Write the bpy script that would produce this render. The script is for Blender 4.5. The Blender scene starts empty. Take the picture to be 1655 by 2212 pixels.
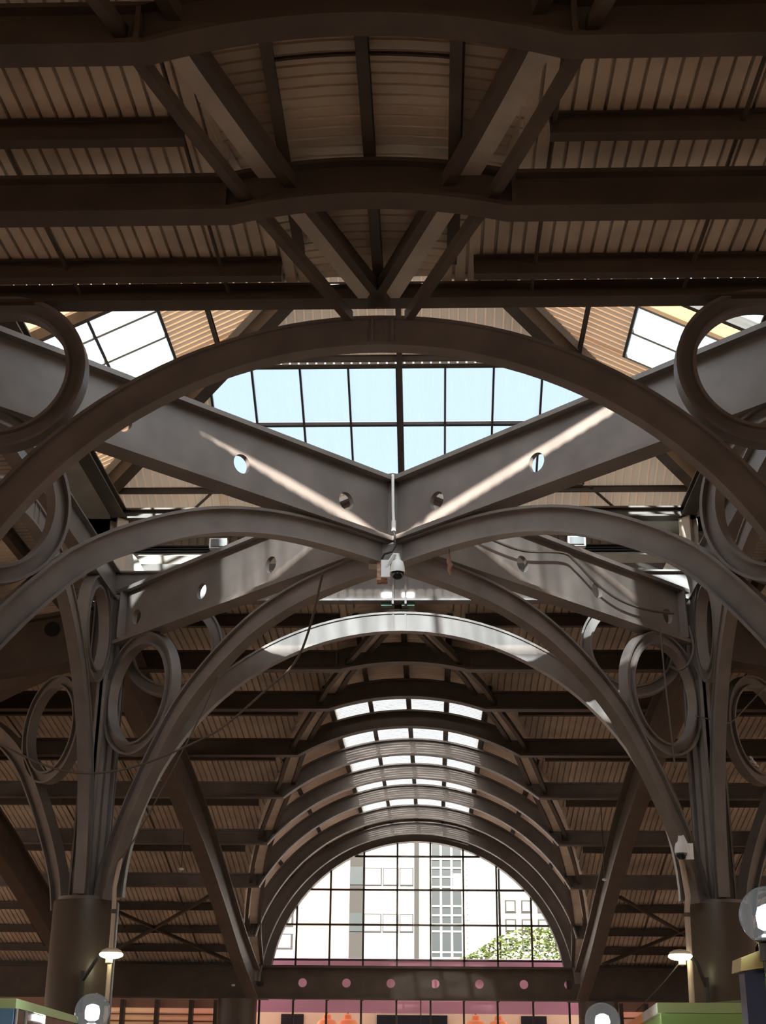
import bpy, math, random
from mathutils import Vector as V, Matrix
random.seed(7)
PI=math.pi; sin=math.sin; cos=math.cos
S=5.5; EYE=1.6            # design unit = half the spacing of the crossing columns (5.5 m); heights are measured from eye level
C=bpy.context.scene.collection
sc=bpy.context.scene
# ------------------------------------------------------------------ camera
def W(x,y,z): return V((x*S,y*S,z*S+EYE))
cd=bpy.data.cameras.new('camera'); cam=bpy.data.objects.new('camera',cd); C.objects.link(cam); sc.camera=cam
cd.sensor_fit='HORIZONTAL'; cd.sensor_width=36; cd.lens=2983.56/1655*36; cd.clip_end=400
TH,PS,RO=0.3834,-0.0386,0.0104
Fw=V((sin(PS)*cos(TH),cos(PS)*cos(TH),sin(TH))); Rt=V((cos(PS),-sin(PS),0)); Up=Rt.cross(Fw)
R2=Rt*cos(RO)+Up*sin(RO); U2=-Rt*sin(RO)+Up*cos(RO)
cam.matrix_world=Matrix(((R2.x,U2.x,-Fw.x,0.10885*S),(R2.y,U2.y,-Fw.y,-3.52189*S),(R2.z,U2.z,-Fw.z,EYE),(0,0,0,1)))
# ------------------------------------------------------------------ sky, sun, exposure
w=bpy.data.worlds.new('sky'); sc.world=w; w.use_nodes=True
nt=w.node_tree; bg=nt.nodes['Background']
tc=nt.nodes.new('ShaderNodeTexCoord'); sx=nt.nodes.new('ShaderNodeSeparateXYZ'); cr=nt.nodes.new('ShaderNodeValToRGB')
nt.links.new(tc.outputs['Generated'],sx.inputs[0]); nt.links.new(sx.outputs['Z'],cr.inputs[0]); nt.links.new(cr.outputs[0],bg.inputs[0])
cr.color_ramp.elements[0].position=0.0; cr.color_ramp.elements[0].color=(1.0,.97,.93,1)
cr.color_ramp.elements[1].position=.6; cr.color_ramp.elements[1].color=(.78,.88,1.0,1)
bg.inputs[1].default_value=1.3
SUN_AZ,SUN_EL=math.radians(4),math.radians(23.2)
sd=bpy.data.lights.new('sun','SUN'); so=bpy.data.objects.new('sun',sd); C.objects.link(so)
sd.energy=32.0; sd.color=(1,.94,.85); sd.angle=.016
so.location=(-20,-60,40)
so.rotation_euler=V((sin(SUN_AZ)*cos(SUN_EL),cos(SUN_AZ)*cos(SUN_EL),-sin(SUN_EL))).to_track_quat('-Z','Y').to_euler()
vs=sc.view_settings; sc.display_settings.display_device='sRGB'
vs.view_transform='Standard'; vs.look='None'; vs.gamma=1; vs.use_curve_mapping=False; vs.exposure=0.0
# ------------------------------------------------------------------ materials
def mat(name,col,rough=.5,metal=0,noise=0,nscale=3,col2=None,emit=None,es=0,spec=.4,bump=0):
    m=bpy.data.materials.new(name); m.use_nodes=True; n=m.node_tree; b=n.nodes['Principled BSDF']
    b.inputs['Base Color'].default_value=(*col,1); b.inputs['Roughness'].default_value=rough; b.inputs['Metallic'].default_value=metal
    b.inputs['Specular IOR Level'].default_value=spec
    if noise:
        t=n.nodes.new('ShaderNodeTexCoord'); x=n.nodes.new('ShaderNodeTexNoise'); r=n.nodes.new('ShaderNodeValToRGB')
        x.inputs['Scale'].default_value=nscale; x.inputs['Detail'].default_value=6
        n.links.new(t.outputs['Object'],x.inputs['Vector']); n.links.new(x.outputs['Fac'],r.inputs[0])
        c2=col2 or tuple(c*(1-noise) for c in col)
        r.color_ramp.elements[0].position=.35; r.color_ramp.elements[0].color=(*c2,1)
        r.color_ramp.elements[1].position=.62; r.color_ramp.elements[1].color=(*col,1)
        n.links.new(r.outputs[0],b.inputs['Base Color'])
        if bump:
            bp=n.nodes.new('ShaderNodeBump'); bp.inputs['Strength'].default_value=bump; bp.inputs['Distance'].default_value=.02
            n.links.new(x.outputs['Fac'],bp.inputs['Height']); n.links.new(bp.outputs[0],b.inputs['Normal'])
    if emit: b.inputs['Emission Color'].default_value=(*emit,1); b.inputs['Emission Strength'].default_value=es
    return m
def pane_mat(name,trans,tint,diff,streak,var=.11,refl=0):
    m=bpy.data.materials.new(name); m.use_nodes=True; n=m.node_tree; n.nodes.clear()
    o=n.nodes.new('ShaderNodeOutputMaterial'); mx=n.nodes.new('ShaderNodeMixShader'); tr=n.nodes.new('ShaderNodeBsdfTransparent'); tl=n.nodes.new('ShaderNodeBsdfTranslucent')
    tr.inputs[0].default_value=(*tint,1); tl.inputs[0].default_value=(*diff,1); mx.inputs[0].default_value=trans
    n.links.new(tl.outputs[0],mx.inputs[1]); n.links.new(tr.outputs[0],mx.inputs[2]); n.links.new(mx.outputs[0],o.inputs[0])
    if refl:
        df=n.nodes.new('ShaderNodeBsdfDiffuse'); df.inputs[0].default_value=(*diff,1); mx.inputs[0].default_value=refl
        n.links.new(df.outputs[0],mx.inputs[2])
    if streak:
        t=n.nodes.new('ShaderNodeTexCoord'); mp=n.nodes.new('ShaderNodeMapping'); x=n.nodes.new('ShaderNodeTexNoise'); mr=n.nodes.new('ShaderNodeMapRange')
        mp.inputs['Scale'].default_value=streak; x.inputs['Scale'].default_value=1; x.inputs['Detail'].default_value=5
        n.links.new(t.outputs['Object'],mp.inputs[0]); n.links.new(mp.outputs[0],x.inputs['Vector']); n.links.new(x.outputs['Fac'],mr.inputs[0])
        mr.inputs[1].default_value=.3; mr.inputs[2].default_value=.7; mr.inputs[3].default_value=trans-var; mr.inputs[4].default_value=trans+var
        n.links.new(mr.outputs[0],mx.inputs[0])
    return m
def glass_mat(name,rough=.0,tr=.95):
    m=bpy.data.materials.new(name); m.use_nodes=True; n=m.node_tree; n.nodes.clear()
    o=n.nodes.new('ShaderNodeOutputMaterial'); mx=n.nodes.new('ShaderNodeMixShader'); t=n.nodes.new('ShaderNodeBsdfTransparent'); g=n.nodes.new('ShaderNodeBsdfGlossy'); fr=n.nodes.new('ShaderNodeLayerWeight')
    g.inputs['Roughness'].default_value=rough; t.inputs[0].default_value=(tr,tr,tr*.99,1); fr.inputs[0].default_value=.12
    n.links.new(fr.outputs[0],mx.inputs[0]); n.links.new(t.outputs[0],mx.inputs[1]); n.links.new(g.outputs[0],mx.inputs[2]); n.links.new(mx.outputs[0],o.inputs[0])
    return m
M={}
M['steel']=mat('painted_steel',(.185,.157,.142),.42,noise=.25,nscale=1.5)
M['beam']=mat('shaded_roof_steel',(.085,.06,.043),.5,noise=.25,nscale=2)  # same steel paint, darkened to hold the roof's shade in its colour
M['sheet']=mat('dusty_sheet_metal',(.74,.615,.50),.5,noise=.25,nscale=1.2,spec=.3)
M['lsheet']=pane_mat('brightened_lantern_sheet',.0,(1,1,1),(.76,.60,.45),None,refl=.76)  # translucency put in to brighten the opaque-looking lantern sheets
M['gutter']=mat('galvanised_gutter',(.70,.60,.52),.45,noise=.25,nscale=1.5)
M['beige_paint']=mat('beige_curb_paint',(.34,.28,.22),.55,noise=.2,nscale=2)
M['vsheet']=mat('pale_vault_sheet',(.88,.74,.60),.5,noise=.2,nscale=1.2,spec=.3)
M['pale']=mat('pale_flashing',(.62,.57,.50),.55,noise=.2,nscale=2)
M['conc']=mat('column_cladding',(.085,.063,.046),.38,noise=.12,nscale=1)
M['pipe']=mat('grey_downpipe',(.45,.35,.28),.35,spec=.6)
M['floor']=mat('light_bounce_floor',(.82,.62,.47),.5,noise=.3,nscale=2)  # unseen floor: pale warm colour chosen to bounce light onto the roof
M['white']=mat('white_plastic',(.80,.80,.79),.35)
M['black']=mat('black_plastic',(.012,.012,.013),.2)
M['dark']=mat('dark_plastic',(.03,.027,.025),.5)
M['rust']=mat('rusty_box',(.50,.36,.28),.7,noise=.6,nscale=14,col2=(.30,.10,.04))
M['cable']=mat('cable_sheath',(.09,.07,.055),.6)
M['lampw']=mat('lamp_glow',(1,1,1),.5,emit=(.88,.95,1),es=45)
M['lampy']=mat('warm_lamp_glow',(1,.97,.8),.5,emit=(1,.96,.62),es=14)
M['green']=mat('pale_green_fascia',(.62,.86,.42),.4)
M['green2']=mat('leaf_green_panel',(.42,.72,.24),.4)
M['blue']=mat('blue_panel',(.16,.38,.66),.4)
M['navy']=mat('navy_post',(.028,.045,.13),.35)
M['gold']=mat('olive_gold_cap',(.70,.60,.25),.4)
M['orange']=mat('orange_sign',(.85,.28,.07),.5)
M['roofgrey']=mat('grey_kiosk_roof',(.42,.37,.33),.7,noise=.2,nscale=4)
M['facade']=mat('white_facade',(.32,.318,.312),.8)
M['pinkwall']=mat('pink_facade',(.20,.145,.118),.8)
M['greycol']=mat('grey_render',(.022,.020,.018),.8)
M['tint']=mat('tinted_window',(.022,.028,.031),.25,spec=.2)
M['winlight']=mat('pale_window',(.09,.10,.105),.3)
M['pink']=mat('pink_awning',(.90,.42,.56),.7)
M['yellow']=mat('yellow_wall',(.98,.84,.58),.8)
M['lampo']=mat('orange_lampshade',(.85,.30,.12),.5,emit=(1,.35,.12),es=.15)
M['leaf']=mat('sunlit_leaves',(.095,.12,.03),.6,noise=.5,nscale=1.5,col2=(.03,.055,.012))
M['trunk']=mat('tree_bark',(.12,.08,.05),.9)
M['slat']=mat('red_brown_slats',(.34,.17,.11),.6)
M['slatl']=pane_mat('cream_slats',.0,(1,1,1),(.95,.78,.62),None,refl=.3)
M['bird']=mat('pigeon_feathers',(.85,.80,.75),.7,noise=.6,nscale=25,col2=(.12,.11,.11))
M['rag']=mat('brown_rag',(.26,.14,.09),.9,noise=.4,nscale=20)
M['teal']=mat('teal_lamp_housing',(.12,.24,.19),.5)
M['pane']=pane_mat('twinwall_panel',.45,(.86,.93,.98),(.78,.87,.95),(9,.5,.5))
M['panedim']=pane_mat('twinwall_panel_dimmed',.72,(.84,.93,.98),(.40,.46,.50),(.5,9,.5))  # dimmed copy of the panel, so sunlit side panes don't wash out
M['panev']=pane_mat('vault_panel',.10,(.92,.95,.98),(.84,.84,.82),(1.2,5,1),.09)
M['beige']=pane_mat('beige_panel',.05,(.9,.8,.7),(.62,.50,.38),None)
M['glass']=glass_mat('window_glass')
M['globe']=glass_mat('globe_glass',.02,.93); _n=M['globe'].node_tree; _o=_n.nodes['Material Output']; _l=_o.inputs[0].links[0].from_socket
_d=_n.nodes.new('ShaderNodeBsdfTranslucent'); _d.inputs[0].default_value=(.85,.86,.86,1); _m=_n.nodes.new('ShaderNodeMixShader'); _m.inputs[0].default_value=.012
_f=[q for q in _n.nodes if q.type=='LAYER_WEIGHT'][0]; _f.inputs[0].default_value=.05
_n.links.new(_l,_m.inputs[1]); _n.links.new(_d.outputs[0],_m.inputs[2]); _n.links.new(_m.outputs[0],_o.inputs[0])
# ------------------------------------------------------------------ mesh helpers
def tag(o,label,cat,group=None,kind=None):
    if label: o['label']=label
    if cat: o['category']=cat
    if group: o['group']=group
    if kind: o['kind']=kind
    return o
def thing(name,label,cat,loc,group=None):
    o=bpy.data.objects.new(name,None); C.objects.link(o); o.location=W(*loc); o.empty_display_size=.2
    return tag(o,label,cat,group)
class MB:
    def __init__(s,rot=0): s.v=[]; s.f=[]; s.rot=rot
    def add(s,vs,fs):
        n=len(s.v); s.v+=[V(a) for a in vs]; s.f+=[tuple(i+n for i in f) for f in fs]; return s
    def box(s,x0,x1,y0,y1,z0,z1):
        return s.add([(x0,y0,z0),(x1,y0,z0),(x1,y1,z0),(x0,y1,z0),(x0,y0,z1),(x1,y0,z1),(x1,y1,z1),(x0,y1,z1)],
            [(0,3,2,1),(4,5,6,7),(0,1,5,4),(1,2,6,5),(2,3,7,6),(3,0,4,7)])
    def sweep(s,path,prof,lat,closed=False,lats=None):
        # prof: closed polygon of (u,v); u along lat, v = lat x tangent
        P=[V(p) for p in path]; n=len(P); m=len(prof); vs=[]; fs=[]
        for i in range(n):
            if closed: a,b=P[i]-P[i-1],P[(i+1)%n]-P[i]
            else: a=P[i]-P[max(i-1,0)]; b=P[min(i+1,n-1)]-P[i]
            if a.length<1e-9: a=b
            if b.length<1e-9: b=a
            a=a.normalized(); b=b.normalized(); t=(a+b).normalized(); k=1/max(.3,t.dot(a))
            l=V(lats[i] if lats else lat).normalized(); vv=l.cross(t).normalized()*k
            vs+=[P[i]+l*u+vv*v for u,v in prof]
        for i in range(n if closed else n-1):
            j=(i+1)%n
            fs+=[(i*m+q,j*m+q,j*m+(q+1)%m,i*m+(q+1)%m) for q in range(m)]
        if not closed: fs+=[tuple(range(m)),tuple(range((n-1)*m,n*m))[::-1]]
        return s.add(vs,fs)
    def bar(s,p,q,wd,h,up=(0,0,1)):
        p,q=V(p),V(q); t=(q-p).normalized(); l=t.cross(V(up))
        if l.length<1e-6: l=t.cross(V((1,0,0)))
        return s.sweep([p,q],[(-wd/2,-h/2),(wd/2,-h/2),(wd/2,h/2),(-wd/2,h/2)],l.normalized())
    def tube(s,path,r,n=8):
        P=[V(p) for p in path]; vs=[]; fs=[]; u=None
        rr=r if isinstance(r,(list,tuple)) else [r]*len(P)
        for i,p in enumerate(P):
            t=(P[min(i+1,len(P)-1)]-P[max(i-1,0)]).normalized()
            if u is None: u=t.orthogonal().normalized()
            u=(u-t*u.dot(t)).normalized(); b=t.cross(u)
            vs+=[p+(u*cos(2*PI*k/n)+b*sin(2*PI*k/n))*rr[i] for k in range(n)]
        for i in range(len(P)-1):
            fs+=[(i*n+k,i*n+(k+1)%n,(i+1)*n+(k+1)%n,(i+1)*n+k) for k in range(n)]
        fs+=[tuple(range(n))[::-1],tuple(range((len(P)-1)*n,len(P)*n))]
        return s.add(vs,fs)
    def lathe(s,c,prof,n=24,axis=(0,0,1)):
        ax=V(axis).normalized(); u=ax.orthogonal().normalized(); b=ax.cross(u); c=V(c); vs=[]; fs=[]; m=len(prof)
        for r,h in prof: vs+=[c+ax*h+(u*cos(2*PI*k/n)+b*sin(2*PI*k/n))*max(r,1e-5) for k in range(n)]
        for i in range(m-1): fs+=[(i*n+k,i*n+(k+1)%n,(i+1)*n+(k+1)%n,(i+1)*n+k) for k in range(n)]
        fs+=[tuple(range(n))[::-1],tuple(range((m-1)*n,m*n))]
        return s.add(vs,fs)
    def ball(s,c,r,n=24,sz=1,k=12): return s.lathe(c,[(r*sin(PI*i/k),-r*sz*cos(PI*i/k)) for i in range(k+1)],n)
    def plate(s,pts,th,nrm):
        P=[V(p) for p in pts]; nn=V(nrm).normalized()*th/2; m=len(P)
        return s.add([p-nn for p in P]+[p+nn for p in P],[tuple(range(m))[::-1],tuple(range(m,2*m))]+[(i,(i+1)%m,m+(i+1)%m,m+i) for i in range(m)])
    def build(s,name,m,parent=None,smooth=False):
        k=s.rot%4
        for _ in range(k): s.v=[V((-a.y,a.x,a.z)) for a in s.v]
        off=parent.location if (parent and parent.parent is None) else (parent['_o'] if parent else V((0,0,0)))
        off=V(off)
        me=bpy.data.meshes.new(name); pts=[W(*a) for a in s.v]
        if parent is None:
            c=V((0,0,0))
            for p in pts: c+=p
            c/=len(pts); c.z=min(p.z for p in pts); off=c
        me.from_pydata([p-off for p in pts],[],s.f); me.update()
        import bmesh
        bm=bmesh.new(); bm.from_mesh(me); bmesh.ops.recalc_face_normals(bm,faces=bm.faces); bm.to_mesh(me); bm.free()
        if smooth:
            me.polygons.foreach_set('use_smooth',[True]*len(me.polygons))
            me.set_sharp_from_angle(angle=.6)
        o=bpy.data.objects.new(name,me); C.objects.link(o)
        me.materials.append(M[m] if isinstance(m,str) else m)
        if parent: o.parent=parent
        else: o.location=off
        return o
def sub(o,parent):   # hang o (built against its thing) one level deeper
    o.parent=parent; return o
def rotk(p,k):
    x,y,z=p
    for _ in range(k%4): x,y=-y,x
    return (x,y,z)
def isec(parent,path,lat,depth,fw,ft,wt,m='steel',closed=False,rot=0,lats=None,names=('lower_flange','web','upper_flange')):
    P=lambda pr:MB(rot).sweep(path,pr,lat,closed,lats)
    P([(-fw/2,0),(fw/2,0),(fw/2,ft),(-fw/2,ft)]).build(names[0],m,parent,True)
    P([(-wt/2,ft),(wt/2,ft),(wt/2,depth-ft),(-wt/2,depth-ft)]).build(names[1],m,parent,True)
    P([(-fw/2,depth-ft),(fw/2,depth-ft),(fw/2,depth),(-fw/2,depth)]).build(names[2],m,parent,True)
def iprof(d,fw,ft,wt):
    return [(-fw/2,0),(fw/2,0),(fw/2,ft),(wt/2,ft),(wt/2,d-ft),(fw/2,d-ft),(fw/2,d),(-fw/2,d),(-fw/2,d-ft),(-wt/2,d-ft),(-wt/2,ft),(-fw/2,ft)]
def holed_plate(mb,o,e,L,z0,z1,holes,th):
    # vertical plate from o along unit e, length L, round holes (s,z,r)
    o,e=V(o),V(e); nrm=V((e.y,-e.x,0))*(th/2); up=V((0,0,1))
    for side in (-1,1):
        q=lambda a,z:o+e*a+up*z+nrm*side
        cur=0; H=(z1-z0)/2
        for s,z,r in sorted(holes):
            a,b=s-H,s+H
            if a>cur: mb.add([q(cur,z0),q(a,z0),q(a,z1),q(cur,z1)],[(0,1,2,3)])
            n=40; inner=[];outer=[]
            for k in range(n):
                t=2*PI*k/n; c_,s_=cos(t),sin(t); inner.append(q(s+r*c_,z+r*s_))
                kx=H/max(abs(c_),1e-9); kz=((z1-z) if s_>0 else (z-z0))/max(abs(s_),1e-9); kk=min(kx,kz); outer.append(q(s+kk*c_,z+kk*s_))
            mb.add(inner+outer,[(k,(k+1)%n,n+(k+1)%n,n+k) for k in range(n)])
            for (t0,pt) in ((0,(b,z1)),(1,(a,z1)),(2,(a,z0)),(3,(b,z0))):
                ang=[math.atan2(z1-z,H),PI-math.atan2(z1-z,H),PI+math.atan2(z-z0,H),2*PI-math.atan2(z-z0,H)][t0]
                k=int(ang/(2*PI)*n); mb.add([outer[k],q(*pt),outer[(k+1)%n]],[(0,1,2)])
            cur=b
        if cur<L: mb.add([q(cur,z0),q(L,z0),q(L,z1),q(cur,z1)],[(0,1,2,3)])
    for s,z,r in holes:
        n=40; vs=[o+e*(s+r*cos(2*PI*k/n))+up*(z+r*sin(2*PI*k/n))+nrm*sd for sd in (-1,1) for k in range(n)]
        mb.add(vs,[(k,(k+1)%n,n+(k+1)%n,n+k) for k in range(n)])
    return mb
def lerp(xs,ys,x):
    if x<=xs[0]: return ys[0]
    for i in range(len(xs)-1):
        if x<=xs[i+1]: return ys[i]+(ys[i+1]-ys[i])*(x-xs[i])/(xs[i+1]-xs[i])
    return ys[-1]
def spline(xs,ys):
    n=len(xs); m=[]
    for i in range(n):
        a=max(i-1,0); b=min(i+1,n-1); m.append((ys[b]-ys[a])/(xs[b]-xs[a]))
    def f(x):
        x=min(max(x,xs[0]),xs[-1]); i=0
        while i<n-2 and x>xs[i+1]: i+=1
        h=xs[i+1]-xs[i]; t=(x-xs[i])/h
        return (2*t**3-3*t*t+1)*ys[i]+(t**3-2*t*t+t)*h*m[i]+(3*t*t-2*t**3)*ys[i+1]+(t**3-t*t)*h*m[i+1]
    return f
# ------------------------------------------------------------------ governing geometry
zb=spline([1.0,1.485,1.998,2.525,3.099,3.681,4.251,4.894,5.6,5.8],[1.405,1.38,1.356,1.279,1.198,1.066,.918,.715,.50,.44])   # underside of the roof beams
zs=lambda d:zb(d)+.125                                                                   # roof sheet
ZC=.43; RI=.98; RS=1.105                                                                 # vault centre height, rib intrados, sheet radius
XV=lambda d:math.sqrt(max(0,RS*RS-(zs(d)-ZC)**2)) if zs(d)<ZC+RS else 0                   # valley half-width
def DV(x):
    if x>=XV(5.75): return 5.75
    a,b=1.0,5.75
    for _ in range(40):
        m=(a+b)/2
        if XV(m)<x: a=m
        else: b=m
    return a
RIBS=[1.485,1.998,2.525,3.099,3.681,4.251,4.894,5.511]
ENDD=5.75
# ------------------------------------------------------------------ floor and roof sheets
tag(MB().box(-9,9,-8,14,-.31,-.291).build('floor','floor'),'unseen market hall floor, coloured pale and warm to bounce light','floor',kind='structure')
def corr(a,b,pitch,rw,h):
    out=[]; x=a
    while x<b:
        out+=[(x,0),(min(x+pitch-rw,b),0),(min(x+pitch-rw*.8,b),h),(min(x+pitch-rw*.2,b),h)]; x+=pitch
    out.append((b,0)); return out
def roof(name,label,x0,x1,sgn,rot=0,arm=False,dmax=ENDD):
    mb=MB(rot); n=14; cols=[]
    for x,dz in corr(x0,x1,.0275,.0065,.010):
        a=max(1.012,abs(x)); b=dmax if arm else min(dmax,DV(abs(x)+.014))
        cols.append([(x,sgn*(a+(b-a)*i/(n-1)),zs(a+(b-a)*i/(n-1))+dz) for i in range(n)] if b>a+.01 else None)
    for p,q in zip(cols,cols[1:]):
        if p and q:
            mb.add(p+q,[(i,i+1,n+i+1,n+i) for i in range(n-1)])
    return tag(mb.build(name,'sheet'),label,'roof',kind='structure')
roof('ceiling_far_left','ribbed metal roof sheeting left of the far vault',-5.75,-.02,1)
roof('ceiling_far_right','ribbed metal roof sheeting right of the far vault',.02,5.75,1)
roof('ceiling_near_left','ribbed metal roof sheeting overhead, left of the near vault',-5.75,-.02,-1)
roof('ceiling_near_right','ribbed metal roof sheeting overhead, right of the near vault',.02,5.75,-1)
roof('ceiling_side_left','ribbed metal roof sheeting of the left side arm',-5.7,5.7,1,1,True)
roof('ceiling_side_right','ribbed metal roof sheeting of the right side arm',-5.7,5.7,1,3,True)
PS_=math.asin(.335/RS); SKY0,SKY1=2.44,5.43
def vault(name,label,sgn,d1):
    mb=MB(); rows=[]
    for d,dz in corr(1.04,d1,.0275,.006,.004):
        pv=math.asin(min(1,XV(d)/RS)); ps=min(PS_,pv*.999)
        ph=[-pv+(pv-ps)*i/8 for i in range(8)]+[-ps+2*ps*i/8 for i in range(8)]+[ps+(pv-ps)*i/8 for i in range(9)]
        rows.append((d,[((RS+dz)*sin(p),sgn*d,ZC+(RS+dz)*cos(p)) for p in ph]))
    for (da,a),(db,b) in zip(rows,rows[1:]):
        n=len(a); mid=(da+db)/2
        mb.add(a+b,[(i,i+1,n+i+1,n+i) for i in range(n-1) if not (sgn>0 and SKY0<mid<SKY1 and 8<=i<16)])
    return tag(mb.build(name,'vsheet',None,True),label,'roof',kind='structure')
vault('ceiling_vault_far','barrel vault sheeting with cross ribs over the far nave',1,ENDD)
vault('ceiling_vault_near','barrel vault sheeting with cross ribs straight overhead',-1,ENDD)
for nm,lb,b in (('wall_rear','added unseen rear wall behind the viewer, blocking outside light',(-5.8,5.8,-5.82,-5.75,-.19,.66)),('wall_left','added unseen wall strip far to the left, limiting side light',(-5.82,-5.75,-5.8,5.8,.60,.66)),('wall_right','added unseen wall strip far to the right, limiting side light',(5.75,5.82,-5.8,5.8,.60,.66)),  # unseen rear and side walls added to limit outside light; openings sized for bounce
    ('wall_end_left','end wall beyond the slatted screen on the left',(-5.8,-3.2,5.75,5.82,-.29,.66)),('wall_end_right','end wall beyond the slatted screen on the right',(3.2,5.8,5.75,5.82,-.29,.66)),('wall_rear_gable','added unseen gable of the rear vault, blocking outside light',(-1.2,1.2,-5.82,-5.75,.66,1.6))):
    tag(MB().box(*b).build(nm,'conc'),lb,'wall',kind='structure')
# ------------------------------------------------------------------ lantern roof over the crossing (four faces)
ZA=2.54; SL=.507; zl=lambda t:ZA-SL*t
FACE=['far','left','near','right']
SKX=[.655,.48,.655,.48]; SKT0=[.636,.735,.636,.735]; SKT1=1.105
for k,fn in enumerate(FACE):
    mb=MB(k); xs=SKX[k]; t0=SKT0[k]
    def strip(cols):
        for p,q in zip(cols,cols[1:]):
            if p and q: mb.add(p+q,[(0,1,3,2)])
    pr=corr(-1.27,1.27,.030,.008,.013)
    def col(x,dz,a,b):
        a=max(a,abs(x)); return [(x,a,zl(a)+dz),(x,b,zl(b)+dz)] if b>a+1e-4 else None
    strip([col(x,dz,0,1.27) for x,dz in pr if x<-xs]+[col(-xs+.004,0,0,1.27)]); strip([col(xs-.004,0,0,1.27)]+[col(x,dz,0,1.27) for x,dz in pr if x>xs])
    strip([col(x,dz,0,t0) for x,dz in pr if -xs-.03<=x<=xs+.03]); strip([col(x,dz,SKT1,1.27) for x,dz in pr if -xs-.03<=x<=xs+.03])
    tag(mb.build('ceiling_lantern_'+fn,'lsheet'),'ribbed metal sheeting of the raised lantern roof, %s slope'%fn,'roof',kind='structure')
    # skylight
    sk=thing('skylight',{'far':'wide pale blue skylight grid above the crossed girders','left':'slanted skylight seen through the left steel ring','near':'skylight on the lantern slope overhead, hidden side','right':'slanted skylight seen through the right steel ring'}[fn],'skylight',rotk((0,.9,zl(.9)),k),'lantern skylights')
    xb=[i*.165-.011 for i in range(-3,4)] if xs>.6 else [i*.16 for i in (-2,-1,0,1,2)]
    xe=[-xs]+xb+[xs]; tb=[t0,.857,SKT1] if xs>.6 else [t0,.92,SKT1]
    for i in range(len(xe)-1):
        for a,b in zip(tb,tb[1:]):
            g=.004; be=xs<.6 and i==2
            MB(k).plate([(xe[i]+g,a+g,zl(a+g)+.004),(xe[i+1]-g,a+g,zl(a+g)+.004),(xe[i+1]-g,b-g,zl(b-g)+.004),(xe[i]+g,b-g,zl(b-g)+.004)],.003,(0,SL,1)).build('pane','beige' if be else ('pane' if k%2==0 else 'panedim'),sk)
    fm='beam' if xs>.6 else 'pale'
    for x in xe[:]:
        wd=.007 if xs>.6 else .012
        MB(k).bar((x,t0,zl(t0)-.004),(x,SKT1,zl(SKT1)-.004),wd,.014,(0,SL,1)).build('glazing_bar',fm,sk)
    for t in tb: MB(k).bar((-xs,t,zl(t)-.006),(xs,t,zl(t)-.006),.009,.016,(0,SL,1)).build('cross_bar','beam',sk)
    # rafter on the middle line, purlins, eave
    tag(MB(k).bar((0,.03,zl(.03)-.03),(0,1.27,zl(1.27)-.03),.018,.035,(0,SL,1)).build('lantern_rafter','beam'),'dark rafter down the middle of the %s lantern slope'%fn,'rafter','lantern rafters')
    for t,wn in ((.60,'above'),(1.118,'below')):
        tag(MB(k).sweep([(-t,t,zl(t)-.024),(t,t,zl(t)-.024)],iprof(.022,.012,.003,.003),(0,-1,0)).build('lantern_purlin','beam'),'slim purlin %s the skylight on the %s lantern slope'%(wn,fn),'purlin','lantern purlins')
    for sg,sn in ((-1,'one'),(1,'other')):
        for (x0,a),(x1,b),wn in (((sg*.68,1.11),(sg*.83,1.25),'outer'),((sg*.153,1.117),(sg*.024,1.256),'inner'),((sg*.31,.60),(sg*.21,.547),'upper')):
            if k==0: tag(MB(k).bar((x0,a,zl(a)-.012),(x1,b,zl(b)-.012),.007,.007).build('lantern_brace','beam'),'%s diagonal brace under the far lantern slope, %s of the middle rafter'%(wn,'left' if sg<0 else 'right'),'brace','lantern braces')
    tag(MB(k).sweep([(-1.25,1.25,1.862),(1.25,1.25,1.862)],iprof(.036,.03,.005,.006),(0,-1,0)).build('eave_beam','beam'),'thin eave beam along the foot of the %s lantern slope'%fn,'beam','lantern eave beams')
    cl=thing('clerestory_wall','pale metal clerestory wall under the %s eave of the lantern'%fn,'clerestory wall',rotk((0,1.15,1.6),k),'clerestory walls')
    # unseen near side: gabled gap invented to throw sun streaks on the diagonal girders
    def slit(x):
        x=-x if k==2 else x
        if k!=2: return 1.811,1.811
        u=x+.07*1.2; t=abs(u)/(1.07 if u>0 else .93); q=1.843-.176*t; h=.016*min(1,max(0,((.60 if u>0 else .50)-t)/(.05 if u>0 else .22))); return q-h,q+h
    fx=[-1.2+i*.04 for i in range(61)]; c=MB(k)
    for a,b in zip(fx,fx[1:]): c.add([(x,y,z) for x in (a,b) for y in (1.195,1.215) for z in (slit(x)[1],1.882)],[(0,1,5,4),(2,6,7,3),(0,4,6,2),(1,3,7,5)])
    c.build('fascia','pale',cl)
    c=MB(k); pr=corr(-1.2,1.2,.03,.008,.008)
    cols=[[(x,1.2+dz,1.695),(x,1.2+dz,slit(x)[0])] for x,dz in pr]
    for p,q in zip(cols,cols[1:]): c.add(p+q,[(0,1,3,2)])
    c.build('ribbed_strip','sheet',cl)
    if k!=2: MB(k).box(-1.21,1.21,1.212,1.222,1.63,1.87).build('backing','beige_paint',cl)
    MB(k).box(-(1.17 if k!=2 else 1.09),(1.17 if k!=2 else 1.09),1.03,1.19 if k!=2 else 1.09,1.815 if k!=2 else 1.83,1.822 if k!=2 else 1.834).build('gutter_soffit','pale',cl)
    c=MB(k)
    for i in range(3): c.bar((-1.17,1.175,(1.69 if k==2 else 1.74)+i*.01),(1.17,1.175,(1.69 if k==2 else 1.74)+i*.01),.03,.004)
    c.build('louvre','dark',cl)
    zt_=1.66 if k==2 else 1.70  # near curb lowered to keep the invented sun gap clear
    MB(k).box(-1.12,1.12,1.1,1.16,1.63,zt_).build('curb_beam','beige_paint',cl)
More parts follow.
